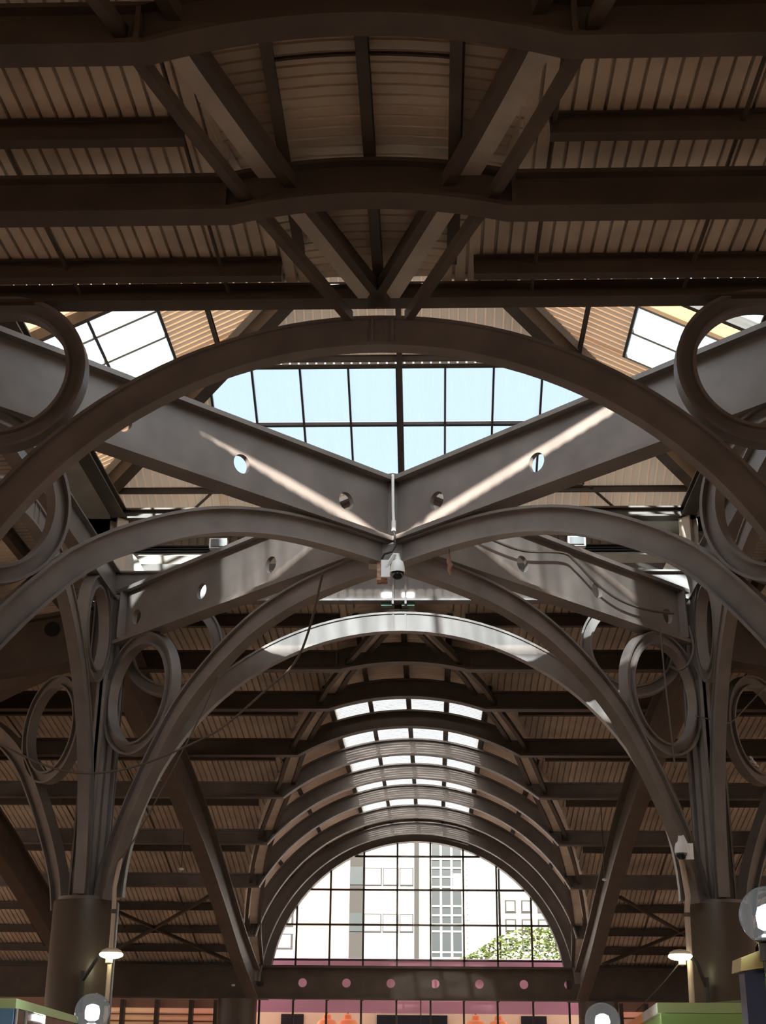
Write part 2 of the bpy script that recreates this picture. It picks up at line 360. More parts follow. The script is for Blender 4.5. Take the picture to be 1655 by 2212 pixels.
    MB(k).plate([(-1.13,1.12,zt_),(1.13,1.12,zt_),(1.17,1.19,zt_+.045),(-1.17,1.19,zt_+.045)],.004,(0,-.5,1)).build('sloping_flashing','pale',cl)
    MB(k).box(-1.03,1.03,1.035,1.043,1.533,1.588).build('curb_fascia','pale',cl); MB(k).box(-1.03,1.03,1.05,1.06,1.586,1.65).build('curb_backing','beam',cl)
    e=thing('ring_beam','dark beam along the %s side of the square ring under the lantern eaves'%fn,'beam',rotk((0,1,1.8),k),'lantern ring beams')
    isec(e,[(-1.03,1.0,1.797),(1.03,1.0,1.797)],(0,-1,0),.038,.05,.006,.01,'beam',rot=k)
    e=thing('edge_beam','dark steel edge beam along the %s side of the lantern opening'%fn,'beam',rotk((0,1,1.49),k),'opening edge beams')
    isec(e,[(-1.04,1.0,1.49),(1.04,1.0,1.49)],(0,-1,0),.039 if k==2 else .11,.045,.006,.01,'beam' if k==2 else 'steel',rot=k)  # near beam takes the shade-dark colour, sunlit sides the lighter steel
for k,(hx,hn) in enumerate(((-1,'far left'),(-1,'near left'),(1,'near right'),(1,'far right'))):
    hb=thing('hip_beam','heavy hip beam of the lantern roof running to its %s corner'%hn,'beam',rotk((-.6,.6,zl(.6)),k),'lantern hip beams')
    MB(k).bar((0,0,ZA-.05),(-1.26,1.26,zl(1.26)-.05),.045,.06).build('beam','beam',hb)
    MB(k).bar((-.05,.05,zl(.05)-.012),(-1.26,1.26,zl(1.26)-.012),.10,.008).build('hip_flashing','sheet',hb)
    cp=thing('corner_post','short lantern corner post on the %s crossing column'%hn,'post',rotk((-1.03,1.03,1.5),k),'lantern corner posts')
    MB(k).sweep([(-1.02,1.02,1.60),(-1.02,1.02,1.797)],iprof(.05,.045,.006,.008),(1,1,0)).build('post','sheet',cp)
    MB(k).plate([(-1.0,1.025,1.60),(-.90,1.04,1.605),(-.93,1.04,1.66),(-.96,1.03,1.69),(-1.0,1.025,1.70)],.008,(0,1,0)).build('gusset','pale',cp)
    MB(k).plate([(-1.025,1.0,1.60),(-1.04,.90,1.605),(-1.04,.93,1.66),(-1.03,.96,1.69),(-1.025,1.0,1.70)],.008,(1,0,0)).build('gusset','pale',cp)
# ------------------------------------------------------------------ crossing: columns, girders, arches, rings
COL={'near left':(-1,-1),'near right':(1,-1),'far left':(-1,1),'far right':(1,1)}
for cn,(cx,cy) in COL.items():
    t=thing('crossing_column','steel column on a thick round pedestal at the %s corner of the crossing'%cn,'column',(cx,cy,-.29),'crossing columns')
    MB().lathe((cx,cy,-.29),[(.112,0),(.112,.02),(.103,.021),(.103,.772),(.101,.776)],48).build('pedestal','conc',t,True)
    MB().lathe((cx,cy,.486),[(.09,0),(.09,.012)],32).build('cap_plate','steel',t,True)
    h=1/math.sqrt(2)
    for dx,dy in ((-cx,0),(0,-cy),(-cx*h,-cy*h),(cx,0),(0,cy)):
        dg=abs(dx*dy)>.1; L=.06 if not dg else .04; fw=.03 if not dg else .046
        b=MB(); e=V((dx,dy,0)); l=V((-dy,dx,0)); p0=V((cx,cy,.498)); p1=V((cx,cy,1.49))
        b.sweep([p0+e*.0,p1+e*.0],[(-.006,0),(.006,0),(.006,L),(-.006,L)],l) if False else None
        for s0,s1,wd in ((0,L,.010),(L-.006,L,fw)):
            q=[p0+e*s0+l*wd/2,p0+e*s1+l*wd/2,p0+e*s1-l*wd/2,p0+e*s0-l*wd/2]
            b.add(q+[a+V((0,0,.992)) for a in q],[(0,1,2,3),(7,6,5,4),(0,4,5,1),(1,5,6,2),(2,6,7,3),(3,7,4,0)])
        b.build('post','steel',t)
HOL=[(.125,1.401),(.372,1.401),(.620,1.401),(.88,1.4)]
r2=math.sqrt(2)
for cn,(cx,cy) in COL.items():
    t=thing('diagonal_girder','deep diagonal girder with round holes running to the %s column'%cn,'girder',(cx*.5,cy*.5,1.318),'crossed diagonal girders')
    e=V((cx/r2,cy/r2,0)); L=1.35; lat=e.cross(V((0,0,1)))
    holed_plate(MB(),(0,0,0),e,L,1.335,1.50,[(a*r2,z,.0255) for a,z in HOL],.014).build('web','steel',t)
    for z,nm in ((1.322,'lower_flange'),(1.499,'upper_flange')):
        MB().sweep([V((0,0,z)),e*L+V((0,0,z))],[(-.03,0),(.03,0),(.03,.013),(-.03,.013)],lat).build(nm,'steel',t)
    for a in (1.30,1.04): 
        pass
    MB().sweep([e*1.312+V((0,0,1.336)),e*1.312+V((0,0,1.498))],[(-.036,-.003),(.036,-.003),(.036,.003),(-.036,.003)],lat).build('stiffener','steel',t)
node=thing('girder_node','vertical joint plates where the four diagonal girders meet','joint',(0,0,1.32))
MB().lathe((0,0,1.322),[(.028,0),(.028,.19)],8).build('core_post','steel',node)
MB().lathe((0,0,1.26),[(.05,0),(.05,.062)],4).build('bottom_plate','steel',node)
MB().lathe((0,0,1.513),[(.045,0),(.045,.006)],8).build('top_plate','steel',node)
# diagonal half arches
dz=spline([0,.2,.41,.615,.807,.979,1.1,1.2,1.28,1.335,1.352],[1.322,1.321,1.305,1.258,1.172,1.058,.93,.80,.68,.57,.5])
for cn,(cx,cy) in COL.items():
    t=thing('diagonal_arch','curved half arch under the diagonal girder, springing from the %s column'%cn,'arch',(cx,cy,.5),'diagonal half arches')
    e=V((cx/r2,cy/r2,0)); ss=[.03+i*.05 for i in range(21)]+[1.08,1.12,1.16,1.20,1.23,1.26,1.285,1.31,1.33,1.345,1.352]
    path=[e*s+V((0,0,dz(s)-.066)) for s in ss]
    # keep a constant depth: shift along the normal
    pts=[]
    for i,s in enumerate(ss):
        a=V((ss[max(i-1,0)],dz(ss[max(i-1,0)]))); b=V((ss[min(i+1,len(ss)-1)],dz(ss[min(i+1,len(ss)-1)])))
        tg=(b-a).normalized(); nn=V((tg.y,-tg.x)); q=V((s,dz(s)))+nn*.066
        pts.append(e*q.x+V((0,0,q.y)))
    lat=e.cross(V((0,0,1)))
    isec(t,pts,lat,.066,.038,.007,.012,names=('inner_flange','web','outer_flange'))
# transverse arches on the four sides of the crossing
RA=.883; ZS=.5
for k,fn in enumerate(FACE):
    t=thing('crossing_arch','round steel arch spanning the %s side of the crossing'%fn,'arch',rotk((0,1,1.4),k),'crossing arches')
    path=[(-RA*cos(a),1.0,ZS+RA*sin(a)) for a in [PI*i/64 for i in range(65)]]
    isec(t,path,(0,-1,0),.068,.036,.007,.024,rot=k,names=('inner_flange','web','outer_flange'))
    for x in (-.03,.012): MB(k).box(x,x+.006,.984,1.016,1.39,1.449).build('stiffener','steel',t)
def ring(label,c,e,r,group='steel rings',wd=.036):
    t=thing('steel_ring',label,'ring',(c[0],c[1],c[2]-r),group)
    e=V(e).normalized(); lat=V((0,0,1)).cross(e); d=.04
    path=[V(c)+e*((r-d)*cos(a))+V((0,0,(r-d)*sin(a))) for a in [2*PI*i/64 for i in range(64)]]
    isec(t,path,lat,d,wd,.007,.012,closed=True,names=('inner_band','web','outer_band'))
for k,fn in enumerate(FACE):
    for sg,sn in ((-1,'left'),(1,'right')):
        if fn in ('far','near'): lb='steel ring in the %s shoulder of the %s crossing arch'%(sn if fn=='far' else ('right' if sg<0 else 'left'),fn)
        else:
            if (fn=='left' and sg<0) or (fn=='right' and sg>0): continue     # beside the near columns, outside the frame
            lb='narrow looking steel ring seen edge-on beside the far %s column'%fn
        ring(lb,rotk((sg*.78,1.0,1.33),k),rotk((1,0,0),k),.175)
for cn,(cx,cy) in COL.items():
    ring('steel ring between the diagonal girder and the arch by the %s column'%cn,(cx*.845,cy*.845,1.128),(cx,cy,0),.202)
for sg,sn in ((-1,'left'),(1,'right')):
    ring('steel ring on the outer side of the far %s column, above the side bay'%sn,(sg*1.225,1.225,1.097),(sg,1,0),.19)
    t=thing('side_arch','brown half arch leaning outward from the far %s column into the side bay'%sn,'arch',(sg*1.06,1.06,.4),'side bay arches')
    e=V((sg/r2,1/r2,0)); ss=[.12+i*.05 for i in range(20)]+[1.10,1.13,1.17,1.20,1.23,1.26,1.285,1.31,1.33,1.345,1.352]; pts=[]
    for i,q in enumerate(ss):
        a=V((ss[max(i-1,0)],dz(ss[max(i-1,0)]))); b=V((ss[min(i+1,len(ss)-1)],dz(ss[min(i+1,len(ss)-1)])))
        tg=(b-a).normalized(); p=V((q,dz(q)))+V((tg.y,-tg.x))*.066
        pts.append(e*(2.045*r2-p.x)+V((0,0,p.y-.015)))
    isec(t,pts,V((0,0,1)).cross(e),.066,.038,.007,.012,names=('inner_flange','web','outer_flange'))
# ------------------------------------------------------------------ rafters following the roof slope
rb=spline([1.05,1.2,1.57,2.0,2.95,3.76,4.6,5.55],[1.285,1.255,1.195,1.155,.985,.785,.555,.345])
hb_=spline([1.05,1.28,1.53,2.2,3.0],[1.316,1.308,1.292,1.2,1.0])
def rafter(label,fx,hole,d0=1.06,d1=5.34,n=24,group='sloping rafters',rb=rb):
    t=thing('sloping_rafter',label,'rafter',fx(d0,rb(d0)),group)
    ds=[d0+(d1-d0)*i/n for i in range(n+1)]
    hd=[(V(fx(d,0))-V(fx(ds[0],0))) for d in ds]; e=(V(fx(d1,0))-V(fx(d0,0))).normalized(); lat=e.cross(V((0,0,1)))
    isec(t,[fx(d,rb(d)) for d in ds],lat,.185,.07,.012,.014,'beam')
    if hole:
        p=V(fx(1.2,1.392)); MB().lathe(p-lat*.012,[(.026,0),(.026,.024)],24,lat).build('hole_disc','black',t)  # black disc stands in for the dark hole; web is uncut
rafter('sloping rafter from the far left column down to the end wall',lambda d,z:(-1,d,z),0)
rafter('sloping rafter from the far right column down to the end wall',lambda d,z:(1,d,z),0)
rafter('outer sloping rafter at the far left, half cut off by the photo edge',lambda d,z:(-2,d,z),0,2.1)
rafter('outer sloping rafter at the far right, behind the column',lambda d,z:(2,d,z),0,2.1)
rafter('rafter with a round hole running left from the far left column',lambda d,z:(-d,1,z),1,1.06,3)
rafter('rafter with a round hole running right from the far right column',lambda d,z:(d,1,z),1,1.06,3)
rafter('hip rafter running out diagonally from the far left column',lambda d,z:(-d,d,z),0,1.08,3,rb=hb_)
rafter('hip rafter running out diagonally from the far right column',lambda d,z:(d,d,z),0,1.08,3,rb=hb_)
# ------------------------------------------------------------------ vault ribs with their side beams
ORD=['first','second','third','fourth','fifth','sixth','seventh','eighth']
def rib(d,sgn,label,L,last=False):
    t=thing('vault_rib',label,'beam',(0,sgn*d,zb(d)),'vault ribs')
    y=sgn*d
    if last:
        a0=math.asin(max(-1,(.50-ZC)/RI)); path=[(-RI*cos(a),y,ZC+RI*sin(a)) for a in [a0+(PI-2*a0)*i/60 for i in range(61)]]
    else:
        q=(zb(d)-ZC)/RI; xk=RI*math.sqrt(1-q*q); a0=math.asin(q); n=40
        path=[(-L,y,zb(d))]+[(-RI*cos(a),y,ZC+RI*sin(a)) for a in [a0+(PI-2*a0)*i/n for i in range(n+1)]]+[(L,y,zb(d))]
    isec(t,path,(0,-1,0),.075,.05,.008,.014,'beam' if d<2.9 or sgn<0 else 'steel')  # farther ribs under the skylights take the lighter, lit-looking steel colour
    if not last:
        for sg in (-1,1): MB().box(sg*(xk+.012)-.004,sg*(xk+.012)+.004,y-.024,y+.024,zb(d)+.008,zb(d)+.067).build('stiffener','beam',t)
LL=[1.46,1.97,2.5,3,3,3,1.06,0]
for i,d in enumerate(RIBS):
    rib(d,1,'%s arched roof beam of the far vault counted from the crossing'%ORD[i] if i<7 else 'last arched beam of the far vault, next to the end window',LL[i],i==7)
rib(1.485,-1,'arched roof beam overhead just before the lantern opening',1.46)
rib(1.926,-1,'arched roof beam at the top edge of the photo',1.9)
rib(2.52,-1,'arched roof beam above the viewer, beyond the top edge of the photo',2.5)
# ------------------------------------------------------------------ purlins of the side slopes
def purlin(sg,d,sgn,L,label,grp):
    x0=XV(d)+.035
    tag(MB().sweep([(sg*x0,sgn*d,zs(d)-.048),(sg*L,sgn*d,zs(d)-.048)],iprof(.044,.024,.004,.005),(0,-sg,0)).build('purlin','beam'),label,'purlin',grp)
far=[1.22,1.74,2.26,2.81,3.39,3.97,4.57,4.73,5.05,5.33]
for sg,sn in ((-1,'left'),(1,'right')):
    for i,d in enumerate(far):
        if d in (4.57,): continue
        j=sum(1 for q in far[:i+1] if q!=4.57)
        purlin(sg,d,1,min(3,d-.03),'thin purlin on the far roof slope %s of the vault, number %s from the crossing'%(sn,['one','two','three','four','five','six','seven','eight','nine'][j-1]),'far slope purlins')
    for d,pn in ((1.125,'next to the lantern opening'),(1.60,'between the two arched beams'),(1.82,'tucked beside the topmost arched beam'),(2.2,'beyond the top edge of the photo')):
        purlin(sg,d,-1,min(1.5,d) if d<2 else 2.0,'purlin overhead on the %s, %s'%(sn,pn),'overhead purlins')
    for d in (1.18,1.5,1.9,2.4):
        k=1 if sg<0 else 3
        tag(MB(k).sweep([(-d+.04,d,zs(d)-.048),(d-.04,d,zs(d)-.048)],iprof(.044,.024,.004,.005),(0,-1,0)).build('purlin','beam'),'purlin of the %s side arm roof, %s out from the crossing'%(sn,{1.18:'first',1.5:'second',1.9:'third',2.4:'fourth'}[d]),'purlin','side arm purlins')
# sag rods under the sheets
def rod(x,d0,d1,sgn,label):
    n=6; p=[(x,sgn*(d0+(d1-d0)*i/n),zs(d0+(d1-d0)*i/n)-.02) for i in range(n+1)]
    tag(MB().tube(p,.004,6).build('sag_rod','beam'),label,'rod','sag rods')
for sg,sn in ((-1,'left'),(1,'right')):
    for x,xn in ((.317,'inner'),(.632,'outer')):
        rod(sg*x,1.02,min(2.4,DV(x)-.03),-1,'%s sag rod under the overhead sheeting on the %s'%(xn,sn))
    for x,xn in ((1.35,'inner'),(1.75,'middle'),(2.3,'outer')):
        rod(sg*x,max(1.05,x),5.5,1,'%s sag rod under the far sheeting on the %s'%(xn,sn))
# ------------------------------------------------------------------ valley gutters and valley struts
VX=spline([1.04,1.385,1.5,1.83,2.0,2.525,3.1,3.68,4.25,4.9,5.5],[.02,.135,.175,.275,.315,.477,.60,.746,.857,.954,1.0])
def valley(sg,sgn,d0,d1,lab1,lab2):
    n=30; ds=[d0+(d1-d0)*i/n for i in range(n+1)]
    t=thing('valley_gutter',lab1,'gutter',(sg*VX(d0),sgn*d0,zs(d0)-.07),'valley gutters')
    wd=.023
    path=[(sg*VX(d),sgn*d,zb(d)+.076) for d in ds]
    MB().sweep(path,[(-wd,-.006),(wd,-.006),(wd,0),(-wd,0)],(1,0,0)).build('trough','gutter',t,True)
    MB().sweep([(p[0]-sg*.034,p[1],p[2]-.004) for p in path],[(-.010,-.01),(.010,-.01),(.010,.018),(-.010,.018)],(1,0,0)).build('side_channel','beam',t,True)
    s=MB().sweep([(sg*(VX(d)+.042),sgn*d,zb(d)+.034) for d in ds],[(-.009,-.011),(.009,-.011),(.009,.011),(-.009,.011)],(1,0,0)).build('valley_strut','beam',None,True)
    tag(s,lab2,'strut','valley struts')
for sg,sn in ((-1,'left'),(1,'right')):
    valley(sg,-1,1.04,2.6,'wide pale valley gutter overhead on the %s of the near vault'%sn,'dark strut below the overhead valley gutter on the %s'%sn)
    valley(sg,1,1.04,5.5,'pale valley gutter along the %s edge of the far vault'%sn,'dark strut below the far vault gutter on the %s'%sn)
# ------------------------------------------------------------------ vault purlins and vault skylights
def vpurlin(x,sgn,d1,label):
    a=math.asin(x/RS); d0=1.06 if abs(x)<.01 else DV(abs(x))+.05
    l=V((cos(a),0,-sin(a))); r=RS-.044
    tag(MB().sweep([(r*sin(a),sgn*d0,ZC+r*cos(a)),(r*sin(a),sgn*d1,ZC+r*cos(a))],iprof(.04,.02,.004,.005),tuple(l*sgn)).build('vault_purlin','beam'),label,'purlin','vault purlins')
vpurlin(0,1,5.74,'ridge purlin along the crown of the far vault'); vpurlin(0,-1,3.3,'ridge purlin along the crown of the overhead vault')
for sg,sn in ((-1,'left'),(1,'right')):
    vpurlin(sg*.155,-1,3.3,'overhead vault purlin %s of the ridge'%sn); vpurlin(sg*.335,-1,3.3,'overhead vault purlin outermost on the %s'%sn)
    for x,xn in ((.172,'first'),(.345,'second'),(.60,'third'),(.83,'fourth')): vpurlin(sg*x,1,5.74,'far vault purlin, %s from the ridge on the %s'%(xn,sn))
    tag(MB().tube([(sg*x,-1.74,ZC+math.sqrt(1.085**2-x*x)) for x in (0,.04,.08,.12,.155)],.004,6).build('vault_strap','beam'),'thin cross strap overhead between ridge and %s vault purlin'%sn,'strap','vault straps')
SB=[2.44,3.099,3.681,4.251,4.894,5.43]
for i in range(5):
    a,b=SB[i]+.03,SB[i+1]-.03
    t=thing('vault_skylight','strip skylight in the far vault crown, %s bay from the crossing'%ORD[i],'skylight',(0,(a+b)/2,1.5),'vault skylights')
    xe=[-.335,-.172,0,.172,.335]
    for j in range(4):
        g=.006; pa=[math.asin((xe[j]+g+(xe[j+1]-xe[j]-2*g)*q/4)/RS) for q in range(5)]
        mb=MB(); cr_=corr(a-.03,b+.03,.0275,.0095,.009); m=len(cr_)
        mb.add([((RS+q)*sin(p),y,ZC+(RS+q)*cos(p)) for p in pa for y,q in cr_],[(q*m+r_,q*m+r_+1,(q+1)*m+r_+1,(q+1)*m+r_) for q in range(4) for r_ in range(m-1)])
        mb.build('pane','panev',t)
    for x in (-.335,.335):
        p=math.asin(x/RS); MB().bar((RS*sin(p),a-.03,ZC+RS*cos(p)),(RS*sin(p),b+.03,ZC+RS*cos(p)),.018,.03).build('edge_frame','pale',t)
# ------------------------------------------------------------------ end wall
bgm=thing('end_girder','long brown girder with a row of round holes under the arched window','girder',(0,5.6,.40))
holed_plate(MB(),(-3.3,5.6,0),(1,0,0),6.6,.412,.588,[(3.3+x,.498,.027) for x in (-.985,-.718,-.442,-.164,.113,.39,.667,.945)],.016).build('web','beam',bgm)
for z,nm in ((.40,'lower_flange'),(.586,'upper_flange')): MB().box(-3.3,3.3,5.56,5.64,z,z+.012).build(nm,'beam',bgm)
tag(MB().box(-3.2,-1.02,5.62,5.64,.55,.66).build('trim_left','beam'),'dark eave board closing the far roof on the left','trim',kind='structure')
tag(MB().box(1.02,3.2,5.62,5.64,.55,.66).build('trim_right','beam'),'dark eave board closing the far roof on the right','trim',kind='structure')
# wall round the window
RW=.945; WZ=.445
mb=MB(); n=48
for k in range(n):
    a,b=PI*k/n,PI*(k+1)/n
    q=[(r*cos(t),y,WZ+r*sin(t)) for y in (5.70,5.78) for r,t in ((RW,a),(RW,b),(RS+.03,b),(RS+.03,a))]
    mb.add(q,[(0,1,2,3),(7,6,5,4),(0,4,5,1),(2,6,7,3)])
for s_ in (-1,1): mb.box(min(s_*RW,s_*1.2),max(s_*RW,s_*1.2),5.70,5.78,.40,WZ)
tag(mb.build('wall_end','steel'),'arched surround of the end window','wall',kind='structure')
wn=thing('window_1','half round glazed end window with a dark grid','window',(0,5.74,.6)); wn['kind']='structure'
mul=[-1.003+.0005,-.78,-.564,-.348,-.13,.086,.30,.515,.735]; bars=[1.297,1.084,.864,.647,.606]
for x in mul[1:]:
    zt=WZ+math.sqrt(max(.01,RW*RW-x*x)); MB().box(x-.006,x+.006,5.735,5.755,.40,zt+.01).build('mullion','beam',wn)
for z in bars:
    h=math.sqrt(max(.001,RW*RW-(z-WZ)**2)); MB().box(-h,h,5.735,5.755,z-.006,z+.006).build('transom','beam',wn)
MB().plate([(RW*cos(PI*k/40),5.748,WZ+RW*sin(PI*k/40)) for k in range(41)],.002,(0,1,0)).build('glazing','glass',wn)
wl=thing('window_2','shopfront glazing below the girder with thin mullions','window',(0,5.74,-.29)); wl['kind']='structure'
for x in [-1.002,-.787,-.575,-.355,-.132,.084,.294,.507,.731,.958]:
    MB().box(x-.006,x+.006,5.735,5.755,-.29,.41).build('mullion','beam',wl)
MB().box(-.02+.04,-.02+.046,5.735,5.75,-.29,.41).build('mullion','beam',wl)
MB().box(-1.0,.958,5.744,5.747,-.28,.405).build('glazing','glass',wl)
for sg,sn in ((-1,'left'),(1,'right')):
    tag(MB().lathe((sg*1.125,5.62,-.29),[(.125,0),(.122,.69)],36).build('end_column','conc',None,True),'stout round column under the %s end of the holed girder'%sn,'column','end columns')
    lw=thing('slatted_wall','pale slatted screen wall %s of the end columns'%sn,'screen wall',(sg*1.9,5.85,-.29),'slatted walls')
    c=MB(); c2=MB()
    for i in range(15): 
        z=.335-i*.042; c.box(min(sg*1.24,sg*3.2),max(sg*1.24,sg*3.2),5.86,5.875,z-.016,z+.017); c2.box(min(sg*1.24,sg*3.2),max(sg*1.24,sg*3.2),5.875,5.885,z-.032,z-.010)
    c.build('slats','slatl',lw); c2.build('backing_slats','slat',lw)
    c=MB(); c.box(min(sg*1.24,sg*3.2),max(sg*1.24,sg*3.2),5.87,5.89,.352,.62); c.build('upper_panel','slat',lw)
    for x in (1.29,1.449,1.67,1.891,2.11): MB().box(sg*x-.012,sg*x+.012,5.80,5.86,-.29,.40).build('post','beam',lw)
for sg,sn in ((-1,'left'),(1,'right')):
    for j,(p,q) in enumerate((((sg*1.95,4.45),(sg*1.15,5.45)),((sg*1.15,4.5),(sg*1.95,5.4)))):
        n=8; pts=[(p[0]+(q[0]-p[0])*i/n,p[1]+(q[1]-p[1])*i/n) for i in range(n+1)]
        tag(MB().sweep([(x,y,zs(y)-.06) for x,y in pts],[(-.009,-.009),(.009,-.009),(.009,.009),(-.009,.009)],(1,0,0)).build('cross_brace','beam'),'diagonal cross brace in the last roof bay on the %s, %s'%(sn,['running towards the middle','running away from the middle'][j]),'brace','cross braces')
# ------------------------------------------------------------------ outside the end window
b=thing('white_building','sunlit white building with window bands seen through the end window','building',(0,9.6,-.29))
MB().box(-.60,.07,9.5,10.3,-.29,2.6).build('wall','facade',b)
MB().box(-.66,-.533,9.44,9.52,-.29,2.6).build('grey_pier','greycol',b)
MB().box(-.072,-.03,9.46,9.5,-.29,2.6).build('drain_pier','greycol',b)
for z0,z1 in ((1.56,1.72),(1.15,1.31),(.78,.90)):
    for x0,x1 in ((-.53,-.37),(-.36,-.215),(-.205,-.08)):
        wf=MB().box(x0,x1,9.487,9.5,z0,z1).build('window','greycol',b)
        sub(MB().box(x0+.008,x1-.008,9.482,9.488,z0+.008,z1-.008).build('pane','winlight',b),wf)
    MB().box(-.66,-.54,9.43,9.441,z0,z1).build('pier_window','tint',b)
pb=thing('pink_building','pale pink building beside the white one','building',(-1.2,9.6,-.29))
MB().box(-1.15,-.66,9.5,10.3,-.29,2.6).build('wall','pinkwall',pb)
MB().box(-1.9,-1.15,9.8,10.4,-.29,2.6).build('side_wing','facade',pb)
for z0 in (1.22,1.02):
    wf=MB().box(-1.52,-1.20,9.79,9.8,z0,z0+.14).build('window','greycol',pb); sub(MB().box(-1.50,-1.22,9.785,9.791,z0+.012,z0+.128).build('pane','winlight',pb),wf)
tw=thing('glazed_stair_tower','tall dark glazed stair tower with pale glazing bars','building',(.22,9.6,-.29))
MB().box(.075,.372,9.5,10.2,-.29,2.6).build('glass_wall','tint',tw)
for x in (.078,.172,.27,.368): MB().box(x-.009,x+.009,9.485,9.5,-.29,2.6).build('upright','facade',tw)
c=[.80,.93,.98,1.16,1.22,1.30,1.38,1.55,1.64,1.72,1.80]
for z in c: MB().box(.075,.372,9.488,9.5,z-.008,z+.008).build('cross_rail','facade',tw)
MB().box(.285,.36,9.48,9.49,1.53,1.67).build('open_casement','facade',tw)
wb=thing('blank_white_building','blank white building right of the stair tower','building',(.53,9.6,-.29))
MB().box(.375,.69,9.45,10.2,-.29,2.6).build('wall','facade',wb)
c=MB()
for i in range(40): c.box(.405,.412,9.443,9.45,.5+i*.05,.51+i*.05)
c.build('anchor_dots','greycol',wb)
gb=thing('distant_grey_building','pale distant building with small square windows above the tree','building',(.95,10.6,-.29))
MB().box(.72,1.8,10.6,11.2,-.29,1.62).build('wall','facade',gb); MB().box(.70,.76,10.55,10.6,-.29,2.2).build('corner_pier','greycol',gb)
for z in (1.08,1.26,1.44):
    for x in (.86,1.02,1.18,1.34):
        wf=MB().box(x-.055,x+.055,10.585,10.6,z,z+.12).build('window','greycol',gb); sub(MB().box(x-.04,x+.04,10.58,10.586,z+.015,z+.105).build('pane','winlight',gb),wf)
tr=thing('leafy_tree','bushy sunlit green tree outside the right part of the end window','tree',(.9,8.6,-.29))
MB().tube([(.9,8.7,-.29),(.91,8.7,.3),(.93,8.7,.75)],[.04,.03,.02]).build('trunk','trunk',tr,True)
mb=MB(); rnd=random.Random(3)
for i in range(2600):
    x=.33+rnd.random()*1.15; top=lerp([.3,.42,.66,.9,1.15,1.5],[.86,.90,1.06,1.13,1.09,1.0],x); z=.62+(top-.62)*rnd.random()**.8; y=8.55+rnd.random()*.3
    a=rnd.random()*6.28; u=V((cos(a),.5*sin(a),rnd.uniform(-.5,.5))).normalized()*.020; v=V((-sin(a)*.4,rnd.uniform(-1,.2),rnd.uniform(.1,.9))).normalized()*.011; c=V((x,y,z))
    mb.add([c-u,c+v,c+u,c-v],[(0,1,2,3)])
mb.build('foliage','leaf',tr)
aw=thing('pink_awning','long dusty pink awning outside behind the girder','awning',(0,6.2,.34))
MB().box(-1.6,1.6,6.2,6.24,.345,.672).build('valance','pink',aw); MB().plate([(-1.6,6.2,.672),(1.6,6.2,.672),(1.6,6.42,.70),(-1.6,6.42,.70)],.01,(0,-.1,1)).build('top_sheet','pink',aw)
sh=thing('yellow_shopfront','yellow shop wall with dark doorways under the pink awning','shop',(0,6.9,-.29))
MB().box(-1.7,1.7,6.9,7.0,-.29,.70).build('wall','yellow',sh)
for x0,x1 in ((-.98,-.82),(-.30,.20),(.72,.90)): MB().box(x0,x1,6.885,6.9,-.29,.357).build('doorway','tint',sh)
for i,(x,lb) in enumerate(((-.625,'first'),(-.483,'second'),(.389,'third'),(.545,'fourth'))):
    t=thing('hanging_lamp','orange hanging lamp behind the shopfront glass, %s from the left'%lb,'lamp',(x,6.5,.24),'orange hanging lamps')
    MB().lathe((x,6.5,.21),[(.085,0),(.085,.055),(.075,.06),(.055,.095),(.03,.105),(.025,.13),(.01,.14)],20).build('shade','lampo',t,True); MB().tube([(x,6.5,.34),(x,6.5,.70)],.006,6).build('cord','cable',t)
    MB().lathe((x,6.5,.20),[(.06,0),(.06,.012)],16).build('diffuser','lampw' if False else 'lampo',t)
# ------------------------------------------------------------------ downpipes, lamps, cameras on the columns
def pipe(label,pts,r):
    t=thing('downpipe',label,'pipe',pts[-1],'downpipes'); MB().tube(pts,r,10).build('pipe','pipe',t,True)
    for p in (pts[-2],pts[-3]): MB().lathe((p[0],p[1],p[2]-.02),[(r*1.35,0),(r*1.35,.012)],10).build('clip','beam',t)
pipe('pale downpipe running down the inner side of the far left column',[(-.80,.93,.96),(-.84,.91,.85),(-.872,.895,.66),(-.888,.885,.52),(-.885,.885,.46),(-.884,.885,.19),(-.884,.885,-.28)],.007)
pipe('copper coloured downpipe on the inner side of the far right column',[(.868,.89,.68),(.878,.885,.60),(.888,.88,.50),(.882,.88,.46),(.878,.88,.19),(.878,.88,-.28)],.009)
def flood(label,x,y,z,dx,bx,by,bz):
    t=thing('floodlight',label,'lamp',(x,y,z-.02),'column floodlights')
    MB().ball((x,y,z),.036,24,.34).build('lens','lampy',t,True)
    MB().lathe((x,y,z+.004),[(.033,0),(.030,.008),(.018,.014),(.005,.016)],20).build('hood','sheet',t,True)
    MB().tube([(x-dx*.03,y,z-.0),(x-dx*.05,y+.01,z-.02),(bx,by,bz)],.006,8).build('arm','dark',t,True)
    MB().tube([(bx,by,bz+.03),(bx,by,bz-.09)],.008,8).build('bracket_post','dark',t); MB().lathe((x-dx*.005,y,z-.028),[(.004,0),(.011,.004),(.011,.014),(.005,.018)],12).build('sensor','pale',t)
flood('glowing floodlight on a bracket at the far left column',-.873,.845,.315,1,-.965,.885,.24)
flood('glowing floodlight on a bracket at the far right column',.845,.84,.322,-1,.925,.885,.235)
